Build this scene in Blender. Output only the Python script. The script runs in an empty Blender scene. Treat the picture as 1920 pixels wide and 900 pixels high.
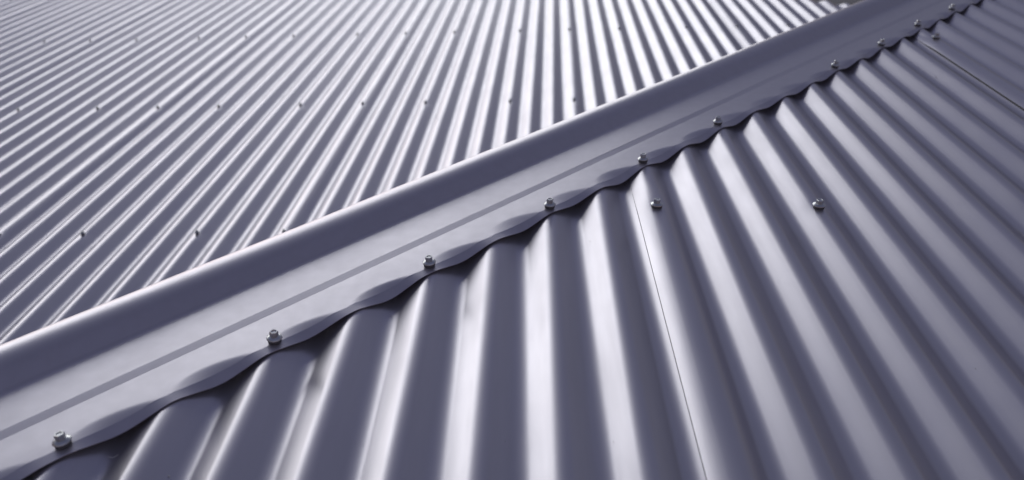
import bpy, math, random
import numpy as np
from mathutils import Vector, Matrix, noise

# ------------------------------------------------------------------ camera, sky, sun, exposure
sc = bpy.context.scene
COL = sc.collection
CAM_H = 0.52365                       # eye height above the crests of the upper roof
PITCH, YAW, ROLL = 0.541192, -0.019447, -0.0088765
LENS_PX = 1442.28                     # for a 1920 pixel wide picture
F = Vector((math.sin(YAW) * math.cos(PITCH), math.cos(YAW) * math.cos(PITCH), -math.sin(PITCH)))
Rr = Vector((math.cos(YAW), -math.sin(YAW), 0)); Uu = Rr.cross(F)
R = math.cos(ROLL) * Rr + math.sin(ROLL) * Uu
U = -math.sin(ROLL) * Rr + math.cos(ROLL) * Uu
cam_data = bpy.data.cameras.new('camera')
cam_data.sensor_width = 36.0
cam_data.lens = 36.0 * LENS_PX / 1920.0
cam_data.clip_start = 0.01
cam_data.clip_end = 2000.0
cam_data.dof.use_dof = True
cam_data.dof.focus_distance = 0.98
cam_data.dof.aperture_fstop = 4.5
cam = bpy.data.objects.new('camera', cam_data)
COL.objects.link(cam)
m = Matrix((R, U, -F)).transposed().to_4x4()
m.translation = Vector((0, 0, CAM_H))
ROOF_PITCH = math.radians(12)           # both roofs rise away from the viewer
TILT_M = Matrix.Rotation(ROOF_PITCH, 4, 'X')
cam.matrix_world = TILT_M @ m
sc.camera = cam

SUN_AZ, SUN_EL = -26.0, 4.0          # degrees; azimuth from +Y, negative to the left
world = bpy.data.worlds.new('World'); sc.world = world; world.use_nodes = True
wn = world.node_tree
sky = wn.nodes.new('ShaderNodeTexSky'); sky.sky_type = 'NISHITA'; sky.sun_disc = False
sky.sun_elevation = math.radians(SUN_EL); sky.sun_rotation = math.radians(SUN_AZ)
sky.air_density = 2.2; sky.dust_density = 0.7; sky.ozone_density = 4.5
bg = wn.nodes['Background']; bg.inputs['Strength'].default_value = 0.145
hs = wn.nodes.new('ShaderNodeHueSaturation'); hs.inputs['Saturation'].default_value = .68   # thin high haze pales the blue
tint = wn.nodes.new('ShaderNodeMix'); tint.data_type = 'RGBA'; tint.blend_type = 'MULTIPLY'
tint.inputs['Factor'].default_value = 1; tint.inputs['B'].default_value = (1.20, .93, 1.10, 1)
wn.links.new(sky.outputs[0], hs.inputs['Color']); wn.links.new(hs.outputs[0], tint.inputs['A'])
wn.links.new(tint.outputs['Result'], bg.inputs['Color'])

sun_data = bpy.data.lights.new('sun', 'SUN'); sun_data.energy = 1.5; sun_data.angle = math.radians(78)
sun_data.color = (0.96, 1.0, 0.985)
sun = bpy.data.objects.new('sun', sun_data); COL.objects.link(sun)
_a, _e = math.radians(SUN_AZ), math.radians(SUN_EL)
SUN_DIR = Vector((math.sin(_a) * math.cos(_e), math.cos(_a) * math.cos(_e), math.sin(_e)))
sun.rotation_euler = SUN_DIR.to_track_quat('Z', 'Y').to_euler()
sun.location = SUN_DIR * 20

sc.view_settings.view_transform = 'Standard'; sc.view_settings.look = 'None'
sc.view_settings.exposure = 1.0; sc.view_settings.gamma = 1.0
sc.view_settings.use_curve_mapping = False
sc.cycles.use_denoising = True

# ------------------------------------------------------------------ materials
def new_mat(name):
    mt = bpy.data.materials.new(name); mt.use_nodes = True
    nt = mt.node_tree
    return mt, nt, nt.nodes['Principled BSDF']

def noise_node(nt, scale, detail=3.0, rough=0.5, vec=None):
    n = nt.nodes.new('ShaderNodeTexNoise')
    n.inputs['Scale'].default_value = scale
    n.inputs['Detail'].default_value = detail
    n.inputs['Roughness'].default_value = rough
    if vec: nt.links.new(vec, n.inputs['Vector'])
    return n

def map_range(nt, sock, a, b, c, d):
    r = nt.nodes.new('ShaderNodeMapRange')
    for i, v in enumerate((a, b, c, d)): r.inputs[i + 1].default_value = v
    nt.links.new(sock, r.inputs[0]); return r.outputs[0]

def sheet_steel(name, base, rough, metallic=0.75, grain=.12, wear=.6):
    """coated steel: satin metallic paint with faint dust, fine grain along the rolling direction"""
    mt, nt, p = new_mat(name)
    tc = nt.nodes.new('ShaderNodeTexCoord').outputs['Object']
    mp = nt.nodes.new('ShaderNodeMapping'); nt.links.new(tc, mp.inputs['Vector'])
    mp.inputs['Scale'].default_value = (1.0, grain, 1.0)
    streak = noise_node(nt, 60, 4, 0.6, mp.outputs[0])
    dust = noise_node(nt, 9, 5, 0.6, tc)
    fine = noise_node(nt, 1400, 2, 0.5, tc)
    mix = nt.nodes.new('ShaderNodeMix'); mix.data_type = 'RGBA'
    mix.inputs['A'].default_value = (*base, 1)
    mix.inputs['B'].default_value = (base[0] * .9, base[1] * .9, base[2] * .89, 1)
    nt.links.new(map_range(nt, streak.outputs[0], .3, .75, 0, .6), mix.inputs['Factor'])
    nt.links.new(mix.outputs['Result'], p.inputs['Base Color'])
    specks = noise_node(nt, 420, 1, .5, tc)
    film = nt.nodes.new('ShaderNodeMath'); film.operation = 'MULTIPLY'     # thin dust film, patchy and speckled
    nt.links.new(map_range(nt, dust.outputs[0], .42, .75, 0, 1), film.inputs[0])
    nt.links.new(map_range(nt, specks.outputs[0], .50, .75, .15, .7), film.inputs[1])
    nt.links.new(map_range(nt, film.outputs[0], 0, 1, metallic, metallic - .22 * wear), p.inputs['Metallic'])
    ra = nt.nodes.new('ShaderNodeMath'); ra.operation = 'ADD'
    nt.links.new(map_range(nt, dust.outputs[0], .3, .7, rough - .03 * wear, rough + .04 * wear), ra.inputs[0])
    nt.links.new(map_range(nt, streak.outputs[0], .3, .75, -.03 * wear, .04 * wear), ra.inputs[1])
    p.inputs['Specular Tint'].default_value = (.74, .74, .76, 1); p.inputs['Specular IOR Level'].default_value = .3
    oi = nt.nodes.new('ShaderNodeObjectInfo')             # no two sheets are quite alike
    rb = nt.nodes.new('ShaderNodeMath'); rb.operation = 'ADD'
    nt.links.new(ra.outputs[0], rb.inputs[0]); nt.links.new(map_range(nt, oi.outputs['Random'], 0, 1, -.02, .02), rb.inputs[1])
    nt.links.new(rb.outputs[0], p.inputs['Roughness'])
    bp = nt.nodes.new('ShaderNodeBump'); bp.inputs['Strength'].default_value = .05
    bp.inputs['Distance'].default_value = .0003
    nt.links.new(fine.outputs[0], bp.inputs['Height']); nt.links.new(bp.outputs[0], p.inputs['Normal'])
    return mt

def plain(name, base, rough, metallic=0.0, var=0.15, scale=40):
    mt, nt, p = new_mat(name)
    tc = nt.nodes.new('ShaderNodeTexCoord').outputs['Object']
    n = noise_node(nt, scale, 4, .6, tc)
    mix = nt.nodes.new('ShaderNodeMix'); mix.data_type = 'RGBA'
    mix.inputs['A'].default_value = (*[c * (1 - var) for c in base], 1)
    mix.inputs['B'].default_value = (*[min(1, c * (1 + var)) for c in base], 1)
    nt.links.new(n.outputs[0], mix.inputs['Factor'])
    nt.links.new(mix.outputs['Result'], p.inputs['Base Color'])
    p.inputs['Metallic'].default_value = metallic; p.inputs['Roughness'].default_value = rough
    return mt

BASE = (0.585, 0.553, 0.585)
M_SHEET = sheet_steel('coated_corrugated_steel', BASE, .32)
M_CAP = sheet_steel('coated_flashing_steel', BASE, .38, grain=1.0, wear=.45)
M_ZINC = plain('zinc_plated_screw', (.6, .6, .59), .32, .85, .25, 900)
M_RUBBER = plain('rubber_seal', (.11, .11, .115), .6)
M_WALL = plain('painted_wall_board', (.32, .31, .33), .7)
M_GROUND = plain('concrete_ground', (.08, .078, .09), .9, 0, .3, .8)
M_DARK = plain('dark_gutter_steel', (.10, .10, .11), .5, .5)
M_EDGE = plain('cut_edge_lap_shade', (.13, .12, .11), .7)  # dirty bare edge, with the lap gap's shade painted in
M_GRIT = plain('pale_grit', (.55, .53, .5), .8)

# ------------------------------------------------------------------ helpers
def mesh_obj(name, verts, faces, mat, parent=None, smooth=True, solid=0.0):
    me = bpy.data.meshes.new(name)
    me.from_pydata([tuple(v) for v in verts], [], faces); me.update()
    if smooth: me.shade_smooth()
    me.materials.append(mat)
    o = bpy.data.objects.new(name, me); COL.objects.link(o)
    if parent: o.parent = parent
    if solid:
        s = o.modifiers.new('thickness', 'SOLIDIFY'); s.thickness = solid; s.offset = -1
    return o

def empty(name, loc, label, cat, group=None, mat=None):
    o = bpy.data.objects.new(name, None); COL.objects.link(o)
    o.empty_display_size = .1
    o.matrix_world = TILT_M @ (mat if mat is not None else Matrix.Translation(loc))
    o['label'] = label; o['category'] = cat; o['kind'] = 'thing'
    if group: o['group'] = group
    return o

def sstep(x, a, b):
    t = min(1, max(0, (x - a) / (b - a))); return t * t * (3 - 2 * t)

# ------------------------------------------------------------------ corrugated profile: arcs joined by straight flanks
P = 0.0762; DEPTH = 0.017; ARC = 0.132
def _solve():
    lo, hi = .1, 1.2
    for _ in range(60):
        a = (lo + hi) / 2
        run = ARC * P; rad = run / math.sin(a)
        d = 2 * rad * (1 - math.cos(a)) + (P / 2 - 2 * run) * math.tan(a)
        if d < DEPTH: lo = a
        else: hi = a
    return a
ALPHA = _solve(); RAD = ARC * P / math.sin(ALPHA)
def profile(u):
    """height below the crest at u pitches from a crest"""
    u = abs((u + .5) % 1.0 - .5)
    if u <= ARC: return -(RAD - math.sqrt(RAD * RAD - (u * P) ** 2))
    if u >= .5 - ARC:
        q = .5 - u
        return -DEPTH + (RAD - math.sqrt(RAD * RAD - (q * P) ** 2))
    return -(RAD * (1 - math.cos(ALPHA))) - (u - ARC) * P * math.tan(ALPHA)

_half = [ARC * i / 5 for i in range(5)] + [ARC + (.5 - 2 * ARC) * i / 3 for i in range(3)] + [.5 - ARC + ARC * i / 5 for i in range(5)]
_samples = sorted(set([round(h, 6) for h in _half] + [round(1 - h, 6) for h in _half if h > 0] + [.5]))

def u_samples(u0, u1):
    out = [u0]
    for k in range(math.floor(u0) - 1, math.ceil(u1) + 1):
        for s in _samples:
            v = k + s
            if u0 + .01 < v < u1 - .01: out.append(v)
    out.append(u1); return sorted(set(out))

def y_samples(y0, y1, rows, step):
    ys = set(); n = max(2, int((y1 - y0) / step))
    for i in range(n + 1): ys.add(round(y0 + (y1 - y0) * i / n, 4))
    for r in rows:
        for d in (-.07, -.05, -.035, -.024, -.015, -.007, 0, .007, .015, .024, .035, .05, .07):
            if y0 < r + d < y1: ys.add(round(r + d, 4))
    return sorted(ys)

def make_sheet(parent, seam, xk, y0, y1, ylo, yhi, dents, rows, seed, step=.06, wave=.0004, pin=None):
    """one sheet, ten corrugations of cover plus the side lap; ylo/yhi clip each column to a cut line"""
    rnd = random.Random(seed)
    us = u_samples(-.34, 10.36)
    ys = y_samples(y0, y1, rows, step)
    jit = {k: (rnd.gauss(0, .0004), rnd.gauss(0, .018)) for k in range(-2, 13)}
    off = rnd.uniform(0, 50)
    verts = []; lim = []
    for u in us:
        x = xk + (seam + u) * P
        # the lapping rib is rolled rounder than the one it covers, so its edge stands proud
        lap = 0.0
        if u < .48:
            rnd_rib = .0012 - 14.2 * (u * P) ** 2 - profile(u)
            lap = rnd_rib if u < .12 else rnd_rib * (1 - sstep(u, .12, .48))
            lap = max(lap, .0008)
        elif u < 1.0: lap = .0008 * (1 - sstep(u, .6, 1.0))
        k = math.floor(u + .5); kf = u - k
        # each rib is rolled a little differently
        jz, jt = jit[k]
        cz = math.cos(kf * math.pi) ** 2 * jz
        a, b = ylo(x), yhi(x)
        lim.append((a, b))
        for y in ys:
            yy = min(max(y, a), b)
            z = profile(u) + cz + lap * ((.6 if pin is None else .22 + .78 * sstep(pin(x) - yy, .01, .13)))
            z += wave * noise.noise(Vector((x * 7, yy * 1.7, off)))
            sx = jt * .02 * P * math.sin(2 * math.pi * u) + .0007 * noise.noise(Vector((x * 16, yy * 1.3, off + 9)))
            for (du, dy, amp) in dents:
                dx_ = (u - du) * P; dd = dx_ * dx_ / .0002 + (yy - dy) ** 2 / .0005
                if dd < 8: z -= amp * math.exp(-dd)
            verts.append((x + sx, yy, z))
    n = len(ys); faces = []; edge_from = 10 ** 9
    for i in range(len(us) - 1):
        for j in range(n - 1):
            v = (i * n + j, (i + 1) * n + j, (i + 1) * n + j + 1, i * n + j + 1)
            if max(verts[q][1] for q in v) - min(verts[q][1] for q in v) < 1e-6: continue
            if abs(verts[v[0]][1] - verts[v[3]][1]) < 1e-6 and abs(verts[v[1]][1] - verts[v[2]][1]) < 1e-6: continue
            faces.append(v)
    for j in range(n - 1):                                # dirty cut edge, deepened and darkened to stand in for the lap gap's shade
        a, b = verts[j], verts[j + 1]
        if b[1] - a[1] < 1e-6: continue
        i0 = len(verts)
        verts += [a, b, (b[0] + .0002, b[1], b[2] - .0036), (a[0] + .0002, a[1], a[2] - .0036)]
        faces.append((i0 + 3, i0, i0 + 1, i0 + 2)); edge_from = min(edge_from, len(faces) - 1)
    used = sorted({q for f in faces for q in f}); idx = {q: i for i, q in enumerate(used)}
    verts = [verts[q] for q in used]; faces = [tuple(idx[q] for q in f) for f in faces]
    o = mesh_obj('corrugated_sheet', verts, faces, M_SHEET, parent)
    o.data.materials.append(M_EDGE)
    for i in range(edge_from, len(o.data.polygons)): o.data.polygons[i].material_index = 1
    return o

# ------------------------------------------------------------------ screws
def lathe(prof, seg=20):
    v = []; f = []
    for (r, z) in prof:
        for i in range(seg):
            a = 2 * math.pi * i / seg; v.append((r * math.cos(a), r * math.sin(a), z))
    for j in range(len(prof) - 1):
        for i in range(seg):
            a = j * seg + i; b = j * seg + (i + 1) % seg
            f.append((a, b, b + seg, a + seg))
    f.append(tuple(reversed(range(seg)))); f.append(tuple(range((len(prof) - 1) * seg, len(prof) * seg)))
    return v, f

def hexhead(zb, zt, r, rt):
    """hexagon head with a rounded flange, bevelled rim and a dished top"""
    v = []; f = []
    rings = [(r, zb), (r, zt - .0006), (rt, zt), (rt * .72, zt), (rt * .60, zt - .0007)]
    for (rr, z) in rings:
        for i in range(6):
            a = math.pi / 3 * i + .3; v.append((rr * math.cos(a), rr * math.sin(a), z))
    for j in range(len(rings) - 1):
        for i in range(6):
            a = j * 6 + i; b = j * 6 + (i + 1) % 6
            f.append((a, b, b + 6, a + 6))
    f.append(tuple(range(24, 30))); f.append(tuple(reversed(range(6))))
    return v, f

def me_from(name, vf, mat, smooth):
    me = bpy.data.meshes.new(name); me.from_pydata(vf[0], [], vf[1]); me.update()
    if smooth:
        me.shade_smooth()
    me.materials.append(mat); return me

def join(*parts):
    v = []; f = []
    for (pv, pf) in parts:
        b = len(v); v += pv; f += [tuple(i + b for i in q) for q in pf]
    return v, f

SEAL = lathe([(.0068, -.0015), (.0072, .0), (.0072, .0017), (.0066, .0024)])
WASHER = lathe([(.0078, .0022), (.0082, .0027), (.0080, .0033), (.0066, .0042), (.0052, .0050), (.0050, .0051)])
HEAD = hexhead(.0050, .0102, .0046, .0041)
ME_SEAL = me_from('seal', SEAL, M_RUBBER, True)
ME_WASHER = me_from('washer', WASHER, M_ZINC, True)
ME_HEAD = me_from('hex_head', HEAD, M_ZINC, False)
ME_SCREW = me_from('screw', join(SEAL, WASHER, HEAD), M_ZINC, False)
ME_SCREW.materials.append(M_RUBBER)
for i, pl in enumerate(ME_SCREW.polygons):
    if i < len(SEAL[1]): pl.material_index = 1

rs = random.Random(4)
def sheet_screw(parent, x, y, z, sc_=1.0):
    o = bpy.data.objects.new('screw', ME_SCREW); COL.objects.link(o); o.parent = parent
    o.location = (x, y, z); o.scale = (sc_, sc_, sc_); o.rotation_euler = (rs.gauss(0, .05), rs.gauss(0, .05), rs.uniform(0, 6))
    return o

# ------------------------------------------------------------------ upper roof
X0, Y0 = -.42274, .48180              # crest 0 under the edge of the capping
ROW = .96263                          # purlin row of the two loose screws
S2 = math.sqrt(2)
def L_y(x, w): return Y0 + (x - X0) + w * S2          # the capping line, w metres beyond its lower edge

def near_seam(x): return abs(((x - X0) / P - 8 + 5) % 10 - 5) < .1
upper = empty('corrugated_roof', (0, 0, 0), 'nearer corrugated steel roof with wide ribs, in front of the rolled capping', 'roof')
near_rows = {-.02: None, ROW: None, 1.777: None}
for mi in range(-2, 3):
    seam = 8 + 10 * mi
    dents = []; scr = []
    for yr in near_rows:
        for du in (0, 3, 7, 10):
            x = X0 + (seam + du) * P
            if yr > L_y(x, -.03) or yr < -.9: continue
            if yr == 1.777 and seam + du != 18 and seam + du < 26: continue
            dents.append((du, yr, .0008))
            if du < 10: scr.append((x, yr))
    s = make_sheet(upper, seam, X0, -.9, 4.2, lambda x: -.9, lambda x: L_y(x, .032), dents, list(near_rows), 10 + mi, pin=lambda x: L_y(x, 0))
    for (x, y) in scr: sheet_screw(s, x, y, .0012 if near_seam(x) else .0004, 1.1)

# ------------------------------------------------------------------ lower roof, half a metre further down behind the step
A2, RX, RY, HF = .0307, -.0159, .0279, .9479
XK, YA, SP = .8558, 1.6687, .9403
ez = Vector((-RY, -RX, 1)).normalized()
ey = Vector((math.sin(A2), math.cos(A2), 0)); ey = (ey - ez * ey.dot(ez)).normalized()
ex = ey.cross(ez)
ML = Matrix((ex, ey, ez)).transposed().to_4x4(); ML.translation = Vector((0, 0, CAM_H - HF))
MLi = ML.inverted()
lower = empty('corrugated_roof', None, 'farther corrugated steel roof with fine slanting ribs, beyond the rolled capping', 'roof', None, ML)
def to_low(x, y):
    """point of the lower roof's plane above world x, y in its own frame"""
    z = (CAM_H - HF) + RY * x + RX * y
    return MLi @ Vector((x, y, z))
def line_low(pa, pb):
    a, b = to_low(*pa), to_low(*pb); k = (b.y - a.y) / (b.x - a.x)
    return lambda x: a.y + (x - a.x) * k
WALL_W = .205
lo_line = line_low((-2, L_y(-2, WALL_W)), (3, L_y(3, WALL_W)))
hi_diag = line_low((0, 5.46), (2, 3.46))
YFAR = 6.6
far_rows = [YA + SP * i for i in range(-3, 6)]
bpy.context.view_layer.update()
for si in range(-7, 2):
    seam = si * 10
    dents = []; scr = []
    for yr in far_rows:
        for du in (0, 3, 7, 10):
            x = XK + (seam + du) * P
            if yr < lo_line(x) + .05 or yr > min(YFAR, hi_diag(x)) - .05: continue
            dents.append((du, yr, .0016))
            if du < 10: scr.append((x, yr))
    xa = XK + seam * P; xb = xa + 10.4 * P
    ya = lo_line(xa - .05); yb = max(ya + .3, min(YFAR, hi_diag(xa - .05)))
    rr = [r for r in far_rows if ya < r < yb]
    if ya > hi_diag(xa) - .1: continue
    s = make_sheet(lower, seam, XK, ya, yb, lo_line, lambda x: max(lo_line(x), min(YFAR, hi_diag(x))), dents, rr, 60 + si, .10, .0009)
    for (x, y) in scr: sheet_screw(s, x, y, .0002, .8)

# ------------------------------------------------------------------ rolled capping along the step
cap = empty('roof_capping', (X0, Y0, 0), 'long folded steel capping with rolled top and scalloped edge, crossing the picture diagonally', 'roof capping')
rc = random.Random(21)
K0, K1 = -9, 33
def cap_pt(q, w, z):
    """q: crest number along the line, w: metres across towards the lower roof, z: height above the crests"""
    return (P * q - w / S2, P * q + w / S2, z)

TILT = -.055                            # the flange leans back towards the roll
vamp = {k: rc.uniform(.0062, .0100) for k in range(K0 - 2, K1 + 3)}
vshift = {k: rc.uniform(-.05, .05) for k in range(K0 - 2, K1 + 3)}
vext = {k: rc.uniform(.014, .024) for k in range(K0 - 2, K1 + 3)}
def sag(q):
    """how far the dressed edge drops into each corrugation, and how far up the flange the dent reaches"""
    k = math.floor(q); t = q - k - vshift[k]
    t = min(1, max(0, t))
    s = -profile(t) / DEPTH
    tt = min(1, max(0, (t - .10) / .82))
    lens = (tt ** .55) * (1 - tt) / .43
    return vamp[k] * s ** 1.05, vext[k] * lens

def flange_z(q, w):
    d, e = sag(q)
    wl = .0105
    base = .0017
    e = max(e, .0008)
    if w <= wl:
        g = .36 + .64 * (1 - w / wl)
    else:
        t = (w - wl) / e
        g = .36 * (1 - t) ** 1.3 if t < 1 else 0
    lipdrop = .0009 * max(0, 1 - w / wl)
    return base + .0016 + TILT * max(0, w - wl) - lipdrop - d * g * (1 if w <= wl else sstep(e, .0008, .008) * .999 + .001) + .0004 * noise.noise(Vector((q * .35, w * 20, 3)))

def edge_w(q):
    d, e = sag(q)
    return -.0004 + .12 * d

NQ = 26
def strip_mesh(name, wfun, zfun, nw, solid, mat=M_CAP, nq=NQ, k0=K0, k1=K1, rim=False):
    n = int((k1 - k0) * nq); verts = []; faces = []
    for i in range(n + 1):
        q = k0 + (k1 - k0) * i / n
        for j in range(nw + 1):
            w, z = wfun(q, j), zfun(q, j)
            verts.append(cap_pt(q, w, z))
    for i in range(n):
        for j in range(nw):
            a = i * (nw + 1) + j
            faces.append((a, a + nw + 1, a + nw + 2, a + 1))
    if rim:                                               # cut edge of the sheet, with its own sharp corner
        b = len(verts)
        for i in range(n + 1):
            x, y, z = verts[i * (nw + 1)]
            verts += [(x, y, z), (x - .0001, y + .0001, z - .0009)]
        for i in range(n): faces.append((b + 2 * i, b + 2 * i + 1, b + 2 * i + 3, b + 2 * i + 2))
    return mesh_obj(name, verts, faces, mat, cap, True, solid)

WL = [0, .18, .36, .54, .72, .88, .96, 1.0]               # lip, as a share of the crease position
WF = [.0113, .0124, .0137, .0150, .0164, .0178, .0194, .0210, .0226, .0243, .0261, .0280, .0300, .0321, .0345, .038, .043, .050, .057, .0637]
def lw(q, j):
    if j < len(WL):
        e = edge_w(q); return e + (.0105 - e) * WL[j]
    return WF[j - len(WL)]
def lz(q, j): return flange_z(q, max(0, lw(q, j) if j >= len(WL) else .0105 * WL[j]))
lower_flange = strip_mesh('lower_flange', lw, lz, len(WL) + len(WF) - 1, 0, rim=True)

STEP = .0006
def wob(q): return .0007 * noise.noise(Vector((q * .22, 1.7, 0))) + .0003 * noise.noise(Vector((q * .9, 4.7, 0)))
ZF = .0033 + TILT * (.0637 - .0105)
strip_mesh('step_fold', lambda q, j: (.0637, .0700, .0763)[j],
           lambda q, j: ZF + STEP * j / 2 + (wob(q) * .3 if j > 0 else .0004 * noise.noise(Vector((q * .35, .0637 * 20, 3)))), 2, 0, nq=6)
UPW = [.0763, .085, .097, .11, .122, .131]
strip_mesh('upper_flange', lambda q, j: UPW[j],
           lambda q, j: ZF + STEP + wob(q) * .3 + TILT * (UPW[j] - .0763) + .0003 * noise.noise(Vector((q * .3, UPW[j] * 14, 8))), 5, 0, nq=6)

# upstand, roll and back apron
ZB = ZF + STEP + TILT * (.131 - .0763)
sec = []
LEAN = math.radians(34)                                   # the face climbs to the roll at this angle
FR = .016
for i in range(9):                                        # concave bend at the foot
    a = LEAN * i / 8
    sec.append((.131 + FR * math.sin(a), ZB + FR * (1 - math.cos(a))))
RR = .046; FACE = .0162
w0, z0 = sec[-1]
for i in range(1, 6):
    t = FACE * i / 5; sec.append((w0 + t * math.cos(LEAN), z0 + t * math.sin(LEAN)))
w1, z1 = sec[-1]
wc, zc = w1 + RR * math.sin(LEAN), z1 - RR * math.cos(LEAN)
for i in range(1, 17):                                    # the roll itself
    a = math.pi / 2 + LEAN - (LEAN + math.radians(70)) * i / 16
    sec.append((wc + RR * math.cos(a), zc + RR * math.sin(a)))
we, ze = sec[-1]
for i in range(1, 7): sec.append((we + .0011 * i, ze - .0033 * i))
we, ze = sec[-1]
for i in range(1, 5): sec.append((we + .0006 * i, ze - .03 * i))
strip_mesh('rolled_top', lambda q, j: sec[j][0] + (wob(q) * 1.2 if j > 6 else 0),
           lambda q, j: sec[j][1] + wob(q) * (.3 + .9 * sstep(j, 2, 12)), len(sec) - 1, 0, nq=6)

for k in list(range(-8, 11, 2)) + [14, 16, 18, 20, 22, 26, 28, 30]:
    w = .0125 + rc.gauss(0, .0008)
    h = bpy.data.objects.new('screw', ME_WASHER); COL.objects.link(h); h.parent = cap
    h.location = (P * k + rc.gauss(0, .001), P * k + w * S2, .0047)
    h.scale = (1.02, 1.02, 1.15)
    h.rotation_euler = (rc.gauss(0, .04), rc.gauss(0, .04), rc.uniform(0, 6))
    for nm, me in (('hex_head', ME_HEAD), ('rubber_seal', ME_SEAL)):
        c = bpy.data.objects.new(nm, me); COL.objects.link(c); c.parent = h

# ------------------------------------------------------------------ step wall, gutter, ground
def prism_along(name, k0, k1, w0_, w1_, z0_, z1_, mat):
    v = []
    for q in (k0, k1):
        for (w, z) in ((w0_, z0_), (w1_, z0_), (w1_, z1_), (w0_, z1_)):
            p = cap_pt(q, w, z); v.append((p[0] + X0, p[1] + Y0, p[2]))
    f = [(0, 1, 2, 3), (7, 6, 5, 4), (0, 4, 5, 1), (1, 5, 6, 2), (2, 6, 7, 3), (3, 7, 4, 0)]
    return mesh_obj(name, v, f, mat, None, False)
wall = prism_along('step_wall', K0, K1, 0.155, .172, -.75, -.03, M_WALL)
wall.matrix_world = TILT_M
wall['label'] = 'grey boarded wall under the capping, between the two roof levels'; wall['category'] = 'wall'; wall['kind'] = 'thing'

gp = [(-1.5, 6.96), (3.2, 2.26)]
v = []; gz = CAM_H - HF - .09
dn = Vector((1, 1, 0)).normalized()
secg = [(-.03, 0), (-.03, -.10), (.14, -.10), (.14, .03), (.15, .03), (.15, -.11), (-.04, -.11), (-.04, 0)]
for (x, y) in gp:
    for (o_, z) in secg: v.append((x + dn.x * o_, y + dn.y * o_, gz + RY * x + RX * y + z))
n = len(secg)
f = [(i, (i + 1) % n, n + (i + 1) % n, n + i) for i in range(n)] + [tuple(range(n)), tuple(reversed(range(n, 2 * n)))]
gut = mesh_obj('roof_gutter', v, f, M_DARK, None, False)
gut.matrix_world = TILT_M
gut['label'] = 'dark steel gutter at the far cut end of the lower roof'; gut['category'] = 'gutter'; gut['kind'] = 'thing'

gr = mesh_obj('ground', [(-900, -900, -4.5), (900, -900, -4.5), (900, 900, -4.5), (-900, 900, -4.5)], [(0, 1, 2, 3)], M_GROUND, None, False)
gr['kind'] = 'structure'

# ------------------------------------------------------------------ grit and drill swarf lying on the nearer roof
rg = random.Random(77)
v = []; f = []
def near_z(x, y): return profile((x - X0) / P)
def chip(x, y, r):
    z = near_z(x, y) + r * .3; b = len(v)
    for i in range(6):
        d = Vector((rg.gauss(0, 1), rg.gauss(0, 1), rg.gauss(0, .6))).normalized() * r * rg.uniform(.6, 1.3)
        v.append((x + d.x, y + d.y, z + abs(d.z)))
    for t in ((0, 1, 2), (0, 2, 3), (0, 3, 4), (1, 2, 5), (2, 3, 5), (3, 4, 5), (0, 1, 4), (1, 4, 5)): f.append(tuple(b + i for i in t))
for _ in range(150):
    x = rg.uniform(-.45, 1.2); y = rg.uniform(.2, min(2.2, L_y(x, -.02)))
    if rg.random() < .5: x = X0 + (round((x - X0) / P) + .5) * P + rg.gauss(0, .008)
    chip(x, y, rg.choice((.0004, .0005, .0006, .0009, .0013)))
for k in (-.42, .52, 1.55, 3.5, 5.45, 9.5, 10.55, 13.4):                     # curled slivers left by the drill under the edge
    x = X0 + k * P; y = L_y(x, -.012 - rg.uniform(0, .008)); a = rg.uniform(0, 3); b = len(v); n_ = 7
    for i in range(n_):
        t = i / (n_ - 1) - .5; ll = rg.uniform(.007, .010)
        px, py = x + math.cos(a) * t * ll - math.sin(a) * t * t * .006, y + math.sin(a) * t * ll + math.cos(a) * t * t * .006
        z = near_z(px, py) + .0007 + .0012 * abs(t)
        v += [(px, py, z), (px - math.sin(a) * .0006, py + math.cos(a) * .0006, z + .0004)]
    for i in range(n_ - 1): f.append((b + 2 * i, b + 2 * i + 2, b + 2 * i + 3, b + 2 * i + 1))
grit = mesh_obj('grit', v, f, M_GRIT, None, False)
grit.matrix_world = TILT_M
grit['kind'] = 'stuff'; grit['label'] = 'pale specks of grit and metal swarf on the nearer roof'; grit['category'] = 'grit'
